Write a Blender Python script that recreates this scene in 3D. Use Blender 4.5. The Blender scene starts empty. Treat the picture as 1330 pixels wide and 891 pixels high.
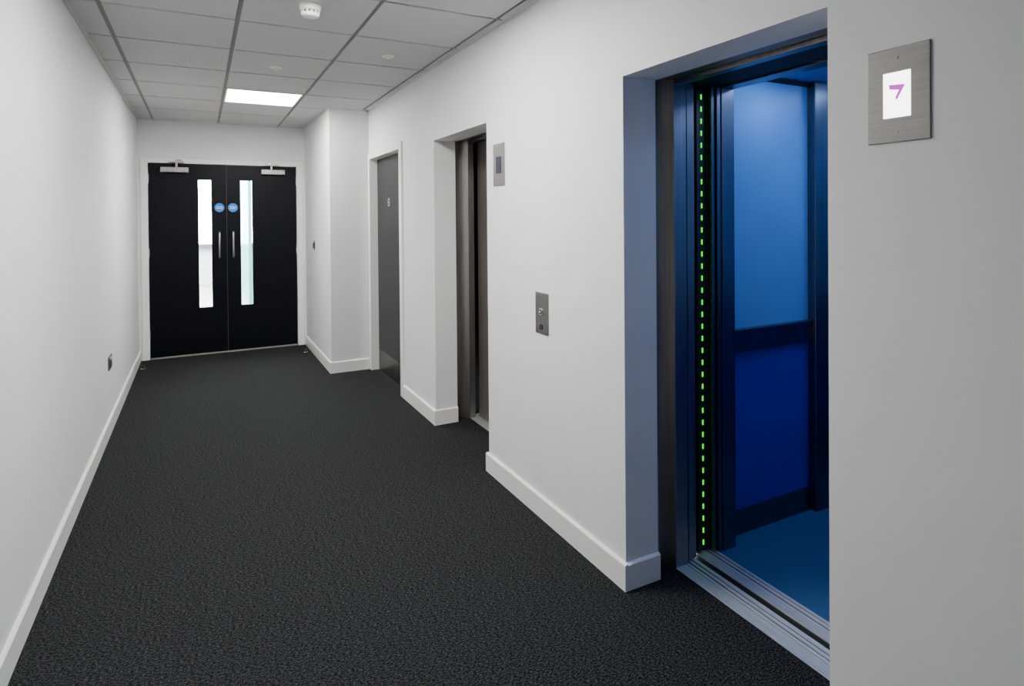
import bpy, bmesh, math
from mathutils import Vector, Matrix
S=bpy.context.scene
# ------------------------------------------------------------ constants
XL,XR,XI=-.5605,1.445,1.605
L,ZC=7.202,2.473
XC,YC=1.0764,5.727
Y0,Y1,Y2,Y3=.998,1.843,3.074,3.9375
ZO=1.978
YB=-3.6
# ------------------------------------------------------------ materials
def mat(name,col,rough=.5,metal=0.,spec=.5,emit=None,es=0.):
    m=bpy.data.materials.new(name);m.use_nodes=True
    b=m.node_tree.nodes['Principled BSDF']
    b.inputs['Base Color'].default_value=(*col,1);b.inputs['Roughness'].default_value=rough
    b.inputs['Metallic'].default_value=metal;b.inputs['Specular IOR Level'].default_value=spec
    if emit: b.inputs['Emission Color'].default_value=(*emit,1);b.inputs['Emission Strength'].default_value=es
    return m
def noise_mat(name,c1,c2,scale,rough=.6,metal=0.,bump=0.,bdist=.002,spec=.5,stretch=(1,1,1),lo=.35,hi=.65,detail=4,rv=0.):
    m=mat(name,c1,rough,metal,spec);nt=m.node_tree;N=nt.nodes;K=nt.links;b=N['Principled BSDF']
    tc=N.new('ShaderNodeTexCoord');mp=N.new('ShaderNodeMapping');mp.inputs['Scale'].default_value=stretch
    nz=N.new('ShaderNodeTexNoise');nz.inputs['Scale'].default_value=scale;nz.inputs['Detail'].default_value=detail
    cr=N.new('ShaderNodeValToRGB');cr.color_ramp.elements[0].position=lo;cr.color_ramp.elements[1].position=hi
    cr.color_ramp.elements[0].color=(*c1,1);cr.color_ramp.elements[1].color=(*c2,1)
    K.new(tc.outputs['Object'],mp.inputs[0]);K.new(mp.outputs[0],nz.inputs['Vector']);K.new(nz.outputs[0],cr.inputs[0]);K.new(cr.outputs[0],b.inputs['Base Color'])
    if bump:
        bp=N.new('ShaderNodeBump');bp.inputs['Strength'].default_value=bump;bp.inputs['Distance'].default_value=bdist
        K.new(nz.outputs[0],bp.inputs['Height']);K.new(bp.outputs[0],b.inputs['Normal'])
    if rv:
        mr=N.new('ShaderNodeMapRange');mr.inputs[3].default_value=rough-rv;mr.inputs[4].default_value=rough+rv
        K.new(nz.outputs[0],mr.inputs[0]);K.new(mr.outputs[0],b.inputs['Roughness'])
    return m
M_wall=noise_mat('wall_paint',(.78,.78,.785),(.795,.795,.80),5,rough=.6,spec=.25,detail=3)
M_trim=mat('white_gloss',(.87,.87,.865),.3)
M_tile=noise_mat('ceiling_tile',(.47,.47,.475),(.58,.58,.585),220,rough=.9,bump=.25,bdist=.001,spec=.1)
M_grid=mat('ceiling_grid',(.20,.20,.20),.6)  # bars greyed: shadow in the tile gaps is put into their colour
M_black=noise_mat('black_laminate',(.002,.002,.004),(.003,.003,.006),30,rough=.42,spec=.15)
M_grey=noise_mat('grey_laminate',(.018,.018,.019),(.023,.023,.024),30,rough=.42,spec=.22)
M_kick=mat('kick_plate',(.10,.10,.10),.35,.8)
M_steel=noise_mat('brushed_steel',(.30,.295,.29),(.42,.41,.40),60,rough=.33,metal=1.,stretch=(1,1,.02),rv=.06)
M_dsteel=noise_mat('dark_brushed_steel',(.23,.22,.21),(.29,.275,.265),90,rough=.38,metal=1.,stretch=(1,1,.02),rv=.05)
M_doorsteel=noise_mat('lift_door_steel',(.30,.275,.255),(.37,.34,.32),90,rough=.5,metal=.85,stretch=(1,1,.02),rv=.05)
M_plate=noise_mat('plate_steel',(.215,.205,.195),(.245,.235,.222),300,rough=.42,metal=1.,stretch=(1,.02,1),rv=.04)
M_chrome=mat('chrome',(.7,.7,.7),.2,1.)
M_alu=noise_mat('aluminium',(.78,.79,.80),(.9,.9,.9),150,rough=.5,metal=.8,stretch=(1,.03,1))
M_groove=mat('sill_groove',(.16,.16,.17),.5,.8)  # groove base coloured dark, painting in the shade of deeper gaps between ribs
M_dark=mat('dark_void',(.008,.008,.009),.7)
M_rubber=mat('black_rubber',(.015,.015,.015),.5)
M_plastic=mat('white_plastic',(.82,.82,.80),.35)
M_slot=mat('detector_slot',(.12,.13,.15),.5)
M_light=mat('panel_light',(1,1,1),.5,emit=(1,.99,.975),es=66)
M_green=mat('green_led',(0,.3,0),.4,emit=(.015,1,.004),es=1.6)
M_bluesign=mat('blue_sign',(.005,.22,.75),.4)
M_white=mat('white_print',(.9,.9,.9),.5)
M_screen=mat('display_on',(.9,.9,.95),.4,emit=(.97,.95,1),es=6)
M_mag=mat('magenta_print',(.5,.02,.5),.4,emit=(.80,.05,.85),es=.9)
M_screen2=mat('display_dim',(.02,.022,.035),.15,emit=(.10,.11,.17),es=.25)
M_carup=noise_mat('car_panel_pale_blue',(.13,.34,.66),(.14,.36,.68),5,rough=.38,spec=.5)
M_carlo=noise_mat('car_panel_deep_blue',(.022,.008,.42),(.025,.009,.45),5,rough=.42,spec=.2)
M_carsteel=noise_mat('car_steel',(.13,.14,.16),(.17,.18,.21),60,rough=.34,metal=1.,stretch=(1,1,.02))
M_carfloor=noise_mat('car_vinyl',(.015,.07,.18),(.05,.17,.34),380,rough=.5,lo=.4,hi=.7)
M_carceil=mat('car_ceiling',(.10,.25,.55),.4)
M_carlight=mat('car_light',(1,1,1),.5,emit=(.38,.57,1),es=19)
M_wood=noise_mat('wood_floor',(.48,.37,.33),(.60,.49,.44),8,rough=.3,stretch=(6,.6,1))
M_teal=mat('teal_panel',(.10,.50,.45),.3)
M_ledge=mat('grey_ledge',(.12,.12,.13),.5)
def carpet():
    m=mat('carpet',(.02,.02,.02),.95,spec=.1);nt=m.node_tree;N=nt.nodes;K=nt.links;b=N['Principled BSDF']
    tc=N.new('ShaderNodeTexCoord')
    n1=N.new('ShaderNodeTexNoise');n1.inputs['Scale'].default_value=230;n1.inputs['Detail'].default_value=4
    mp=N.new('ShaderNodeMapping');mp.inputs['Scale'].default_value=(.45,1,1)
    n2=N.new('ShaderNodeTexNoise');n2.inputs['Scale'].default_value=210;n2.inputs['Detail'].default_value=3
    K.new(tc.outputs['Object'],n1.inputs['Vector']);K.new(tc.outputs['Object'],mp.inputs[0]);K.new(mp.outputs[0],n2.inputs['Vector'])
    mx=N.new('ShaderNodeMath');mx.operation='MULTIPLY';K.new(n1.outputs[0],mx.inputs[0]);K.new(n2.outputs[0],mx.inputs[1])
    cr=N.new('ShaderNodeValToRGB');E=cr.color_ramp.elements
    E[0].position=.20;E[0].color=(.0015,.0015,.0018,1);E[1].position=.37;E[1].color=(.056,.056,.058,1)
    K.new(mx.outputs[0],cr.inputs[0]);K.new(cr.outputs[0],b.inputs['Base Color'])
    bp=N.new('ShaderNodeBump');bp.inputs['Strength'].default_value=.5;bp.inputs['Distance'].default_value=.002
    K.new(mx.outputs[0],bp.inputs['Height']);K.new(bp.outputs[0],b.inputs['Normal'])
    return m
M_carpet=carpet()
def glass():
    m=bpy.data.materials.new('door_glass');m.use_nodes=True;nt=m.node_tree;N=nt.nodes;N.clear()
    o=N.new('ShaderNodeOutputMaterial');t=N.new('ShaderNodeBsdfTransparent');g=N.new('ShaderNodeBsdfGlossy');g.inputs['Roughness'].default_value=.03
    x=N.new('ShaderNodeMixShader');x.inputs[0].default_value=.05;t.inputs[0].default_value=(.95,.98,.97,1)
    nt.links.new(t.outputs[0],x.inputs[1]);nt.links.new(g.outputs[0],x.inputs[2]);nt.links.new(x.outputs[0],o.inputs[0]);return m
M_glass=glass()
# ------------------------------------------------------------ builders
def mk(name,bm,mats,parent=None,smooth=False,bevel=0,seg=2):
    me=bpy.data.meshes.new(name);bmesh.ops.recalc_face_normals(bm,faces=bm.faces[:]);bm.to_mesh(me);bm.free()
    for m in (mats if isinstance(mats,(list,tuple)) else [mats]): me.materials.append(m)
    o=bpy.data.objects.new(name,me);S.collection.objects.link(o)
    if parent: o.parent=parent
    if smooth:
        for p in me.polygons:p.use_smooth=True
    if bevel:
        b=o.modifiers.new('bevel','BEVEL');b.width=bevel;b.segments=seg;b.limit_method='ANGLE';b.angle_limit=math.radians(50)
    return o
def addbox(bm,x0,x1,y0,y1,z0,z1,mi=0):
    v=[bm.verts.new(p) for p in [(x0,y0,z0),(x1,y0,z0),(x1,y1,z0),(x0,y1,z0),(x0,y0,z1),(x1,y0,z1),(x1,y1,z1),(x0,y1,z1)]]
    for f in [(0,3,2,1),(4,5,6,7),(0,1,5,4),(1,2,6,5),(2,3,7,6),(3,0,4,7)]:
        q=bm.faces.new([v[i] for i in f]);q.material_index=mi
def boxes(name,lst,mats,parent=None,bevel=0,seg=2):
    bm=bmesh.new()
    for b in lst: addbox(bm,*b)
    return mk(name,bm,mats,parent,bevel=bevel,seg=seg)
def prism(bm,pts,axis,a,b,mi=0):
    def P(p,t): return {'x':(t,p[0],p[1]),'y':(p[0],t,p[1]),'z':(p[0],p[1],t)}[axis]
    A=[bm.verts.new(P(p,a)) for p in pts];B=[bm.verts.new(P(p,b)) for p in pts];n=len(pts)
    for f in ([bm.faces.new(A),bm.faces.new(B[::-1])]+[bm.faces.new([A[i],A[(i+1)%n],B[(i+1)%n],B[i]]) for i in range(n)]): f.material_index=mi
def addcyl(bm,c,r,depth,axis='z',seg=32,r2=None,mi=0):
    rot={'z':Matrix(),'x':Matrix.Rotation(math.pi/2,4,'Y'),'y':Matrix.Rotation(-math.pi/2,4,'X')}[axis]
    d=bmesh.ops.create_cone(bm,cap_ends=True,segments=seg,radius1=r,radius2=r if r2 is None else r2,depth=depth,matrix=Matrix.Translation(c)@rot)
    for f in {f for v in d['verts'] for f in v.link_faces}: f.material_index=mi
def cyl(name,c,r,depth,axis,m,parent=None,r2=None,bevel=0,seg=32):
    bm=bmesh.new();addcyl(bm,c,r,depth,axis,seg,r2);o=mk(name,bm,m,parent,bevel=bevel)
    return o
def lathe(name,c,prof,m,parent=None,seg=40,flip=1):
    bm=bmesh.new();rings=[]
    for r,z in prof:
        rings.append([bm.verts.new((c[0]+r*math.cos(2*math.pi*i/seg),c[1]+r*math.sin(2*math.pi*i/seg),c[2]+z)) for i in range(seg)])
    for a,b in zip(rings,rings[1:]):
        for i in range(seg): bm.faces.new([a[i],a[(i+1)%seg],b[(i+1)%seg],b[i]])
    bm.faces.new(rings[0]);bm.faces.new(rings[-1])
    o=mk(name,bm,m,parent,bevel=.0015)
    return o
def empty(name,loc=(0,0,0)):
    e=bpy.data.objects.new(name,None);S.collection.objects.link(e);e.empty_display_size=.1;return e
# ------------------------------------------------------------ shell
T=.12
boxes('wall_left',[(XL-T,XL,YB,L+.1,0,2.62)],M_wall)
DZ=2.02;DY0,DY1=4.715,5.665
boxes('wall_right',[(XR,XI,YB,Y0,0,2.62),(XR,XI,Y1,Y2,0,2.62),(XR,XI,Y3,DY0,0,2.62),(XR,XI,DY1,YC,0,2.62),
  (XR,XI,Y0,Y1,ZO,2.62),(XR,XI,Y2,Y3,ZO,2.62),(XR,XI,DY0,DY1,DZ,2.62)],M_wall)
boxes('wall_column',[(XC,XI,YC,L+.1,0,2.62)],M_wall)
DX0,DX1,DH=-.465,.979,2.031
boxes('wall_end',[(XL,DX0-.03,L,L+.12,0,2.62),(DX1+.03,XC,L,L+.12,0,2.62),(DX0-.03,DX1+.03,L,L+.12,DH+.03,2.62)],M_wall)
boxes('wall_back',[(XL,XR,YB-T,YB,0,2.62)],M_wall)
bm=bmesh.new()
for r in [(XL,XR,YB,L+.12),(XR,1.71,Y0,Y1),(XR,1.71,Y2,Y3),(XR,1.6,DY0,DY1),(1.605,1.71,Y1,Y1+.07),(1.605,1.71,Y3,Y3+.07)]:
    addbox(bm,r[0],r[1],r[2],r[3],-.04,0)
mk('floor',bm,M_carpet)
# ceiling: lay-in tiles in exposed grid
G=[-.414,.186,.786,1.386];xs=[XL]+G+[XR]
R0=3.4126;ys=[YB]+[R0+.6*j for j in range(-12,7) if R0+.6*j>YB+.02]+[L]
lights=[(1,5.2126),(1,2.2126)]
bm=bmesh.new();g=.011
for i in range(len(xs)-1):
    for j in range(len(ys)-1):
        if any(a+1==i and abs(ys[j]-b)<.05 for a,b in lights): continue
        a0=xs[i]+(g if i else .02);a1=xs[i+1]-(g if i<len(xs)-2 else .02)
        b0=ys[j]+(g if j else .02);b1=ys[j+1]-(g if j<len(ys)-2 else .02)
        if a1-a0<.01: continue
        addbox(bm,a0,a1,b0,b1,ZC,ZC+.02,0)
for x in G: addbox(bm,x-.013,x+.013,YB,L,ZC+.009,ZC+.03,1)
for y in ys[1:-1]: addbox(bm,XL,XR,y-.013,y+.013,ZC+.0085,ZC+.03,1)
for b in [(XL,XL+.022,YB,L),(XR-.022,XR,YB,YC),(XC-.022,XC,YC,L),(XL,XR,L-.022,L),(XC-.02,XR,YC-.022,YC)]: addbox(bm,*b,ZC-.001,ZC+.03,2)
addbox(bm,XL-T,XI,YB-T,L+.1,ZC+.10,ZC+.14,1)
mk('ceiling',bm,[M_tile,M_grid,mat('edge_angle',(.6,.6,.6),.6)],bevel=.0015,seg=1)
for (i,y) in lights:
    e=empty('ceiling_light_panel');x0=.186
    boxes('frame',[(x0+.012,x0+.024,y+.012,y+.588,ZC-.002,ZC+.03),(x0+.576,x0+.588,y+.012,y+.588,ZC-.002,ZC+.03),
      (x0+.024,x0+.576,y+.012,y+.024,ZC-.002,ZC+.03),(x0+.024,x0+.576,y+.576,y+.588,ZC-.002,ZC+.03)],M_plastic,e)
    boxes('diffuser',[(x0+.024,x0+.576,y+.024,y+.576,ZC+.003,ZC+.02)],M_light,e)
# baseboards
BH,BT=.104,.015
prof=lambda s:[(0,0),(s*BT,0),(s*BT,BH-.006),(s*(BT-.006),BH),(0,BH)]
def base_y(bm,x,s,y0,y1): prism(bm,[(x+p[0],p[1]) for p in prof(s)],'y',y0,y1)
def base_x(bm,y,s,x0,x1): prism(bm,[(y+p[0],p[1]) for p in prof(s)],'x',x0,x1)
bm=bmesh.new();base_y(bm,XL,1,YB,L);mk('baseboard_left',bm,M_trim)
bm=bmesh.new()
base_y(bm,XR,-1,YB,Y0+BT);base_y(bm,XR,-1,Y1-BT,Y2+BT);base_y(bm,XR,-1,Y3-BT,4.655)
base_x(bm,Y1,-1,XR,XI);base_x(bm,Y3,-1,XR,XI);base_x(bm,Y0,1,XR,XI);base_x(bm,Y2,1,XR,XI)
mk('baseboard_right',bm,M_trim)
bm=bmesh.new();base_x(bm,YC,-1,XC,XR-.02);base_y(bm,XC,-1,YC-BT,L);mk('baseboard_column',bm,M_trim)
bm=bmesh.new();base_x(bm,YB,1,XL+BT,XR-BT);mk('baseboard_back',bm,M_trim)
# ------------------------------------------------------------ double door
e=empty('door_1')
boxes('frame',[(-.535,DX0-.004,L-.018,L+.11,0,DH+.055),(DX1+.004,1.05,L-.018,L+.11,0,DH+.055),(DX0-.004,DX1+.004,L-.018,L+.11,DH+.004,DH+.055)],M_trim,e,bevel=.004)
boxes('threshold',[(DX0,DX1,L-.01,L+.08,0,.012)],mat('threshold_strip',(.25,.23,.19),.5),e,bevel=.003)
SP=.262
def leaf(n,x0,x1,v0,v1):
    z0,z1,vz0,vz1=.016,DH,.505,1.868;yf,yb=L+.004,L+.048
    boxes(n,[(x0,v0,yf,yb,z0,z1),(v1,x1,yf,yb,z0,z1),(v0,v1,yf,yb,z0,vz0),(v0,v1,yf,yb,vz1,z1)],M_black,e)
    t=.009
    boxes(n+'_vision_bead',[(v0-t,v0,yf-.004,yf+.01,vz0-t,vz1+t),(v1,v1+t,yf-.004,yf+.01,vz0-t,vz1+t),(v0,v1,yf-.004,yf+.01,vz0-t,vz0),(v0,v1,yf-.004,yf+.01,vz1,vz1+t)],M_black,e)
    boxes(n+'_glass',[(v0,v1,yf+.018,yf+.024,vz0,vz1)],M_glass,e)
leaf('leaf_left',DX0,SP-.002,-.010,.113)
leaf('leaf_right',SP+.002,DX1,.400,.517)
boxes('meeting_seal',[(SP-.004,SP+.004,L+.012,L+.047,.016,DH)],mat('seal_grey',(.10,.10,.10),.5),e)
boxes('door_stop_bead',[(DX0-.004,DX0+.012,L+.05,L+.1,0,DH+.004),(DX1-.012,DX1+.004,L+.05,L+.1,0,DH+.004),(DX0,DX1,L+.05,L+.1,DH-.012,DH+.004)],M_trim,e)
for n,x in (('left',.188),('right',.322)):
    cd=bpy.data.curves.new('pull_handle_'+n,'CURVE');cd.dimensions='3D';cd.bevel_depth=.010;cd.bevel_resolution=4
    sp=cd.splines.new('POLY');pts=[(x,L+.006,1.035),(x,L-.04,1.035),(x,L-.052,1.047),(x,L-.052,1.293),(x,L-.04,1.305),(x,L+.006,1.305)]
    sp.points.add(len(pts)-1)
    for p,q in zip(sp.points,pts): p.co=(*q,1)
    cd.materials.append(M_steel);o=bpy.data.objects.new('pull_handle_'+n,cd);S.collection.objects.link(o);o.parent=e
    sx=.191 if n=='left' else .324
    cyl('sign_disc_'+n,(sx,L+.002,1.572),.048,.003,'y',M_bluesign,e,seg=48)
    bm=bmesh.new()
    for zz,w in ((.008,.030),(-.008,.030)): addbox(bm,sx-w,sx+w,L-.0005,L+.001,1.572+zz-.003,1.572+zz+.003)
    mk('sign_text_'+n,bm,M_white,e)
for n,a,b,s in (('left',-.357,-.098,1),('right',.61,.86,-1)):
    boxes('closer_body_'+n,[(a,b,L-.045,L+.004,1.938,1.995)],M_steel,e,bevel=.006)
    kx=(a+b)/2+.02*s
    boxes('closer_arm_'+n,[(kx-.07,kx+.07,L-.06,L-.046,2.036,2.05),(kx-.012,kx+.012,L-.058,L-.03,1.99,2.05),(kx+.02*s-.03,kx+.02*s+.03,L-.05,L-.017,2.045,2.075)],M_steel,e,bevel=.003)
hb=[]
for x in (DX0-.006,DX1-.006):
    for z in (.2,1.05,1.82): hb.append((x,x+.012,L-.016,L+.004,z,z+.1))
boxes('hinges',hb,M_chrome,e,bevel=.003)
# ------------------------------------------------------------ grey side door
e=empty('door_2');XD=1.505
boxes('frame',[(XR-.016,XI,4.655,4.72,0,2.06),(XR-.016,XI,5.66,5.712,0,2.06),(XR-.016,XI,4.72,5.66,2.0,2.06)],M_trim,e,bevel=.003)
boxes('leaf',[(XD,XD+.044,4.723,5.657,.008,1.997)],M_grey,e,bevel=.002)
boxes('kick_plate',[(XD-.002,XD+.001,4.74,5.64,.02,.2)],M_kick,e)
bm=bmesh.new()
for k in range(28):
    a0=2*math.pi*k/28;a1=2*math.pi*(k+1)/28
    q=[bm.verts.new((XD-.0012,5.27+r*math.cos(a)*.8,1.585+r*math.sin(a))) for r,a in ((.028,a0),(.036,a0),(.036,a1),(.028,a1))]
    bm.faces.new(q)
mk('door_symbol',bm,M_white,e)
cyl('coin_release',(XD-.003,5.27,1.585),.008,.006,'x',M_steel,e)
boxes('hinges',[(XD-.01,XD,4.715,4.73,z,z+.09) for z in (.2,1.0,1.75)],M_chrome,e)
# ------------------------------------------------------------ elevators
def elevator(ya,yb,is_open):
    e=empty('elevator')
    bm=bmesh.new()
    for yy,s in ((yb,1),(ya,-1)):
        prism(bm,[(XI+.001,yy+s*.06),(1.655,yy+s*.05),(1.703,yy+s*.0),(1.703,yy+s*.12),(XI+.001,yy+s*.12)],'z',0,ZO+.08)
        x1=1.778 if is_open else 1.752
        prism(bm,[(1.706,yy+s*.012),(x1,yy+s*.012),(x1,yy+s*.12),(1.706,yy+s*.12)],'z',0,ZO+.08)
    mk('portal_jambs',bm,M_dsteel,e,bevel=.002)
    boxes('portal_head',[(XI+.001,1.70,ya-.06,yb+.06,ZO+.012,ZO+.12),(1.706,1.752,ya-.06,yb+.06,ZO-.004,ZO+.12)],M_dsteel,e,bevel=.002)
    sl=[(1.71,1.83,ya-.01,yb+.08,-.04,-.004,1)]
    for k in range(6): sl.append((1.711+k*.0095,1.7172+k*.0095,ya-.01,yb+.08,-.006,.001))
    sl+=[(1.772,1.782,ya-.01,yb+.08,-.006,.001),(1.794,1.804,ya-.01,yb+.08,-.006,.001),(1.815,1.83,ya-.01,yb+.08,-.006,.001)]
    boxes('landing_sill',sl,[M_alu,M_groove],e)
    boxes('shaft_lining',[(XI,3.55,ya-.32,ya-.30,-.1,2.6),(XI,3.55,yb+.42,yb+.44,-.1,2.6),(3.5,3.55,ya-.3,yb+.42,-.1,2.6),(XI,3.5,ya-.3,yb+.42,2.56,2.6),(XI,3.5,ya-.3,yb+.42,-.2,-.1),(XI,1.62,ya-.3,ya-.01,-.1,2.6)],M_dark,e)
    if not is_open:
        ym=yb-.30
        boxes('landing_door_panel_slow',[(1.762,1.782,ya-.03,ym+.02,.006,ZO+.03)],M_doorsteel,e,bevel=.001)
        boxes('landing_door_panel_fast',[(1.788,1.808,ym,yb+.03,.006,ZO+.03)],M_doorsteel,e,bevel=.001)
        return e
    boxes('landing_door_panels',[(1.787,1.806,yb+.018,yb+.40,.006,ZO+.03),(1.813,1.835,yb+.026,yb+.40,.006,ZO+.03)],M_dsteel,e,bevel=.001)
    boxes('landing_door_header',[(1.782,1.85,ya-.05,yb+.05,ZO+.012,ZO+.14)],M_dark,e)
    sl=[(1.862,1.955,ya-.02,yb+.08,-.04,-.004,1)]
    for k in range(4): sl.append((1.864+k*.0095,1.870+k*.0095,ya-.02,yb+.08,-.006,.001))
    sl+=[(1.904,1.914,ya-.02,yb+.08,-.006,.001),(1.926,1.936,ya-.02,yb+.08,-.006,.001),(1.946,1.955,ya-.02,yb+.08,-.006,.001)]
    boxes('car_sill',sl,[M_alu,M_groove],e)
    boxes('car_door_panels',[(1.928,1.946,yb+.020,yb+.40,.006,ZO+.01),(1.952,1.972,yb+.012,yb+.40,.006,ZO+.01)],M_carsteel,e,bevel=.001)
    boxes('car_front_return',[(1.98,2.055,yb+.012,yb+.12,0,2.12),(1.98,2.055,ya-.09,ya-.005,0,2.12),(1.98,2.055,ya-.01,yb+.02,ZO+.008,2.12)],M_carsteel,e,bevel=.002)
    boxes('car_door_header',[(1.86,1.975,ya-.05,yb+.05,ZO+.015,ZO+.14)],M_dark,e)
    boxes('light_curtain_housing',[(1.872,1.918,yb+.045,yb+.07,.01,ZO+.01),(1.86,1.872,yb+.036,yb+.08,.01,ZO+.01),(1.918,1.926,yb+.036,yb+.08,.01,ZO+.01)],M_rubber,e)
    bm=bmesh.new();n=38
    for k in range(n):
        z=.045+k*(1.90/(n-1));addbox(bm,1.891,1.898,yb+.042,yb+.046,z-.011,z+.011)
    mk('light_curtain_leds',bm,M_green,e,bevel=.0015)
    boxes('light_curtain_near_housing',[(1.872,1.926,ya-.07,ya-.045,.01,ZO+.01)],M_rubber,e)
    W1,W0=yb+.085,ya-.085;XB=3.32;CZ=2.085
    boxes('car_floor',[(1.955,XB,W0,W1,-.04,0)],M_carfloor,e)
    boxes('car_upper_panels',[(2.055,2.64,W1,W1+.02,.925,CZ),(2.96,XB,W1,W1+.02,.925,CZ),(2.055,XB,W0-.02,W0,.925,CZ),(XB,XB+.02,W0,W1,.925,CZ)],M_carup,e)
    boxes('car_lower_panels',[(2.055,2.64,W1,W1+.02,0,.925),(2.96,XB,W1,W1+.02,0,.925),(2.055,XB,W0-.02,W0,0,.925),(XB,XB+.02,W0,W1,0,.925)],M_carlo,e)
    boxes('car_bumper_rail',[(2.055,2.64,W1-.022,W1+.001,.828,.925),(2.055,2.64,W1-.03,W1+.001,.915,.93),(2.96,XB,W1-.022,W1,.828,.925),(2.055,XB,W0,W0+.022,.828,.925),(XB-.022,XB,W0,W1,.828,.925)],M_carsteel,e,bevel=.002)
    boxes('car_skirting',[(2.055,2.64,W1-.012,W1+.001,0,.108),(2.96,XB,W1-.012,W1,0,.108),(2.055,XB,W0,W0+.012,0,.108),(XB-.012,XB,W0,W1,0,.108)],M_carsteel,e,bevel=.001)
    boxes('car_operating_column',[(2.635,2.965,W1-.042,W1+.02,.0,CZ-.002)],M_carsteel,e,bevel=.003)
    boxes('car_cornice',[(2.055,2.64,W1-.012,W1+.001,CZ-.022,CZ)],M_dark,e)
    bb=bmesh.new()
    for k in range(6): addcyl(bb,(2.84,W1-.044,1.0+.06*k),.015,.006,'y')
    mk('car_buttons',bb,M_chrome,e)
    boxes('car_ceiling',[(2.055,XB,W0,W1,CZ,CZ+.03)],M_carceil,e)
    boxes('car_ceiling_lights',[(2.20,2.36,W1-.40,W1-.16,CZ-.006,CZ),(2.20,2.36,W0+.16,W0+.40,CZ-.006,CZ),(2.85,3.02,W0+.25,W1-.25,CZ-.006,CZ)],M_carlight,e,bevel=.002)
    return e
elevator(Y0,Y1,True)
elevator(Y2,Y3,False)
# ------------------------------------------------------------ wall plates
def plate(e,y0,y1,z0,z1):
    bm=bmesh.new();addbox(bm,XR-.004,XR,y0,y1,z0,z1);mk('plate',bm,M_plate,e,bevel=.002)
def screws(e,yc,zs):
    bm=bmesh.new()
    for z in zs: addcyl(bm,(XR-.0045,yc,z),.0035,.002,'x',16)
    mk('screws',bm,M_dsteel,e)
e=empty('elevator_floor_indicator');plate(e,.750,.892,1.608,1.829)
boxes('screen',[(XR-.0055,XR-.003,.792,.853,1.666,1.771)],M_screen,e);screws(e,.822,(1.632,1.805))
bm=bmesh.new()
pts=[(.8395,1.7435),(.8030,1.7395),(.8215,1.706),(.8250,1.712),(.8165,1.7285),(.8380,1.7325)]
prism(bm,pts,'x',XR-.0065,XR-.0054);mk('digit',bm,M_mag,e)
e=empty('elevator_floor_indicator');plate(e,2.848,2.985,1.612,1.842)
boxes('screen',[(XR-.0055,XR-.003,2.887,2.946,1.680,1.770)],M_screen2,e);screws(e,2.916,(1.636,1.818))
e=empty('elevator_call_panel');plate(e,2.406,2.527,.882,1.080)
bm=bmesh.new();addcyl(bm,(XR-.006,2.469,.989),.017,.006,'x',32);mk('button_ring',bm,M_chrome,e,bevel=.001)
bm=bmesh.new();addcyl(bm,(XR-.009,2.469,.989),.012,.004,'x',32);mk('button_cap',bm,M_dark,e,bevel=.001)
bm=bmesh.new();prism(bm,[(2.476,.985),(2.462,.985),(2.469,.996)],'x',XR-.0125,XR-.0108);mk('button_arrow',bm,M_white,e)
bm=bmesh.new();addcyl(bm,(XR-.006,2.469,.915),.014,.006,'x',32);mk('key_switch',bm,M_dark,e,bevel=.001)
screws(e,2.469,(.893,1.069))
# ------------------------------------------------------------ small fittings
e=empty('power_socket')
boxes('faceplate',[(XL,XL+.009,4.84,4.99,.425,.515)],M_steel,e,bevel=.003)
boxes('rockers',[(XL+.008,XL+.013,4.895,4.908,.488,.505),(XL+.008,XL+.013,4.922,4.935,.488,.505)],M_plastic,e,bevel=.001)
boxes('pin_holes',[(XL+.0085,XL+.0095,y,y+.006,z,z+.01) for y,z in ((4.87,.47),(4.86,.445),(4.88,.445),(4.95,.47),(4.94,.445),(4.96,.445))],M_dark,e)
e=empty('door_release_switch')
boxes('backplate',[(XC-.008,XC,6.52,6.60,1.11,1.21)],M_chrome,e,bevel=.002)
boxes('button',[(XC-.022,XC-.007,6.535,6.585,1.13,1.19)],M_rubber,e,bevel=.004)
e=empty('smoke_detector');c=(.485,3.02,ZC)
lathe('base',c,[(.052,0),(.052,-.012),(.047,-.018),(.02,-.018)],M_plastic,e)
lathe('chamber_slots',c,[(.038,-.017),(.038,-.046),(.02,-.046)],M_slot,e)
bm=bmesh.new()
for k in range(12):
    a=2*math.pi*k/12;x,y=c[0]+.040*math.cos(a),c[1]+.040*math.sin(a);addcyl(bm,(x,y,ZC-.031),.0035,.030,'z',8)
mk('chamber_ribs',bm,M_plastic,e)
lathe('collar',c,[(.048,-.017),(.049,-.026),(.044,-.030),(.02,-.030)],M_plastic,e)
lathe('cap',c,[(.02,-.040),(.041,-.041),(.042,-.047),(.036,-.056),(.02,-.061),(.008,-.062)],M_plastic,e)
cyl('status_led',(c[0]+.012,c[1]-.040,ZC-.043),.003,.006,'y',mat('red_led',(.6,.02,.02),.3),e,seg=12)
for p in ((1.07,3.735),(.468,4.345)):
    e=empty('emergency_downlight')
    lathe('trim_ring',(*p,ZC),[(.043,0),(.043,-.003),(.038,-.007),(.02,-.008)],M_plastic,e)
    lathe('lens',(*p,ZC),[(.018,-.006),(.018,-.014),(.012,-.020),(.004,-.021)],M_plastic,e)
for p in ((-.50,6.78),(1.0,6.76)):
    e=empty('door_stop')
    lathe('base',(*p,0),[(.024,0),(.024,.006),(.020,.010)],M_chrome,e,seg=24)
    lathe('buffer',(*p,0),[(.017,.009),(.018,.03),(.012,.036)],M_rubber,e,seg=24)
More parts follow.
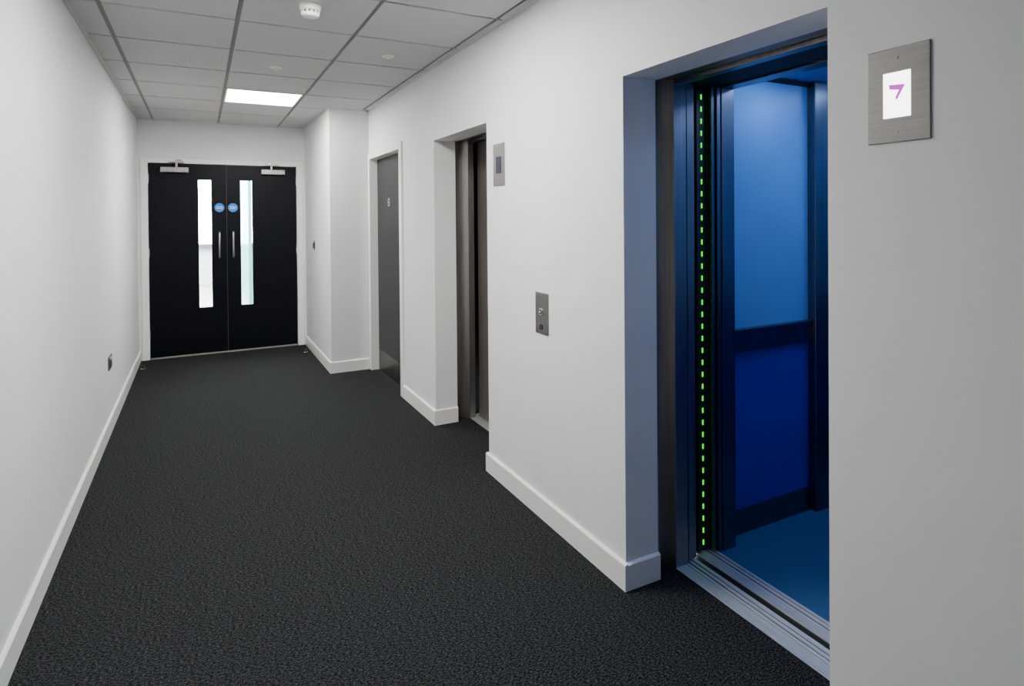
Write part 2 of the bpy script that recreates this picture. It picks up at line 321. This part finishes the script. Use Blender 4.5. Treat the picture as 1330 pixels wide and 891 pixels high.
# ------------------------------------------------------------ space beyond the doors
YE=15.
boxes('floor_beyond',[(-3,3.2,L+.12,YE,-.04,0)],M_wood)
boxes('ceiling_beyond',[(-3,3.2,L+.12,YE,2.7,2.76)],M_tile)
boxes('wall_beyond_left',[(-3.1,-3,L+.12,YE,0,2.76)],M_wall)
boxes('wall_beyond_right',[(3.2,3.3,L+.12,YE,0,2.76)],M_wall)
boxes('wall_beyond_front',[(-3,XL,L+.1,L+.14,0,2.7),(XI,3.2,L+.1,L+.14,0,2.7)],M_wall)
boxes('wall_beyond_end',[(-3,3.2,YE,YE+.1,0,.80)],M_wall)
e=empty('window_1')
boxes('sill',[(-3,3.2,YE-.12,YE+.1,.80,.90)],M_ledge,e)
boxes('mullions',[(x,x+.06,YE,YE+.06,.9,2.7) for x in (-3,-1.6,-.55,1.9,3.14)],M_ledge,e)
boxes('glazed_partition',[(.74,.79,11.2,YE-.2,0,2.5)],M_teal)
e=empty('added_fill_panel');boxes('diffuser',[(-1.5,.6,8.5,14.0,2.66,2.68)],mat('beyond_fill',(1,1,1),.5,emit=(1,1,1),es=30),e);boxes('frame',[(-1.55,.65,8.45,14.05,2.68,2.70)],M_plastic,e)  # unseen glowing panel, added to brighten the space beyond the doors
# ------------------------------------------------------------ world
w=bpy.data.worlds.new('World');S.world=w;w.use_nodes=True
w.node_tree.nodes['Background'].inputs[0].default_value=(.90,.97,1,1);w.node_tree.nodes['Background'].inputs[1].default_value=35
# ------------------------------------------------------------ camera
f,yaw,p,ro,cy,h=777.9711,.4806,-.0088,-.0082,289.2356,1.4401
fw=Vector((math.sin(yaw)*math.cos(p),math.cos(yaw)*math.cos(p),math.sin(p)))
r=Vector((math.cos(yaw),-math.sin(yaw),0));u=r.cross(fw)
r2=math.cos(ro)*r+math.sin(ro)*u;u2=-math.sin(ro)*r+math.cos(ro)*u
cd=bpy.data.cameras.new('camera');cd.sensor_width=36;cd.sensor_fit='HORIZONTAL';cd.lens=f/1330*36;cd.shift_y=-(445.5-cy)/1330;cd.clip_start=.02
co=bpy.data.objects.new('camera',cd);S.collection.objects.link(co)
m=Matrix((r2,u2,-fw)).transposed().to_4x4();m.translation=(0,0,h);co.matrix_world=m
S.camera=co
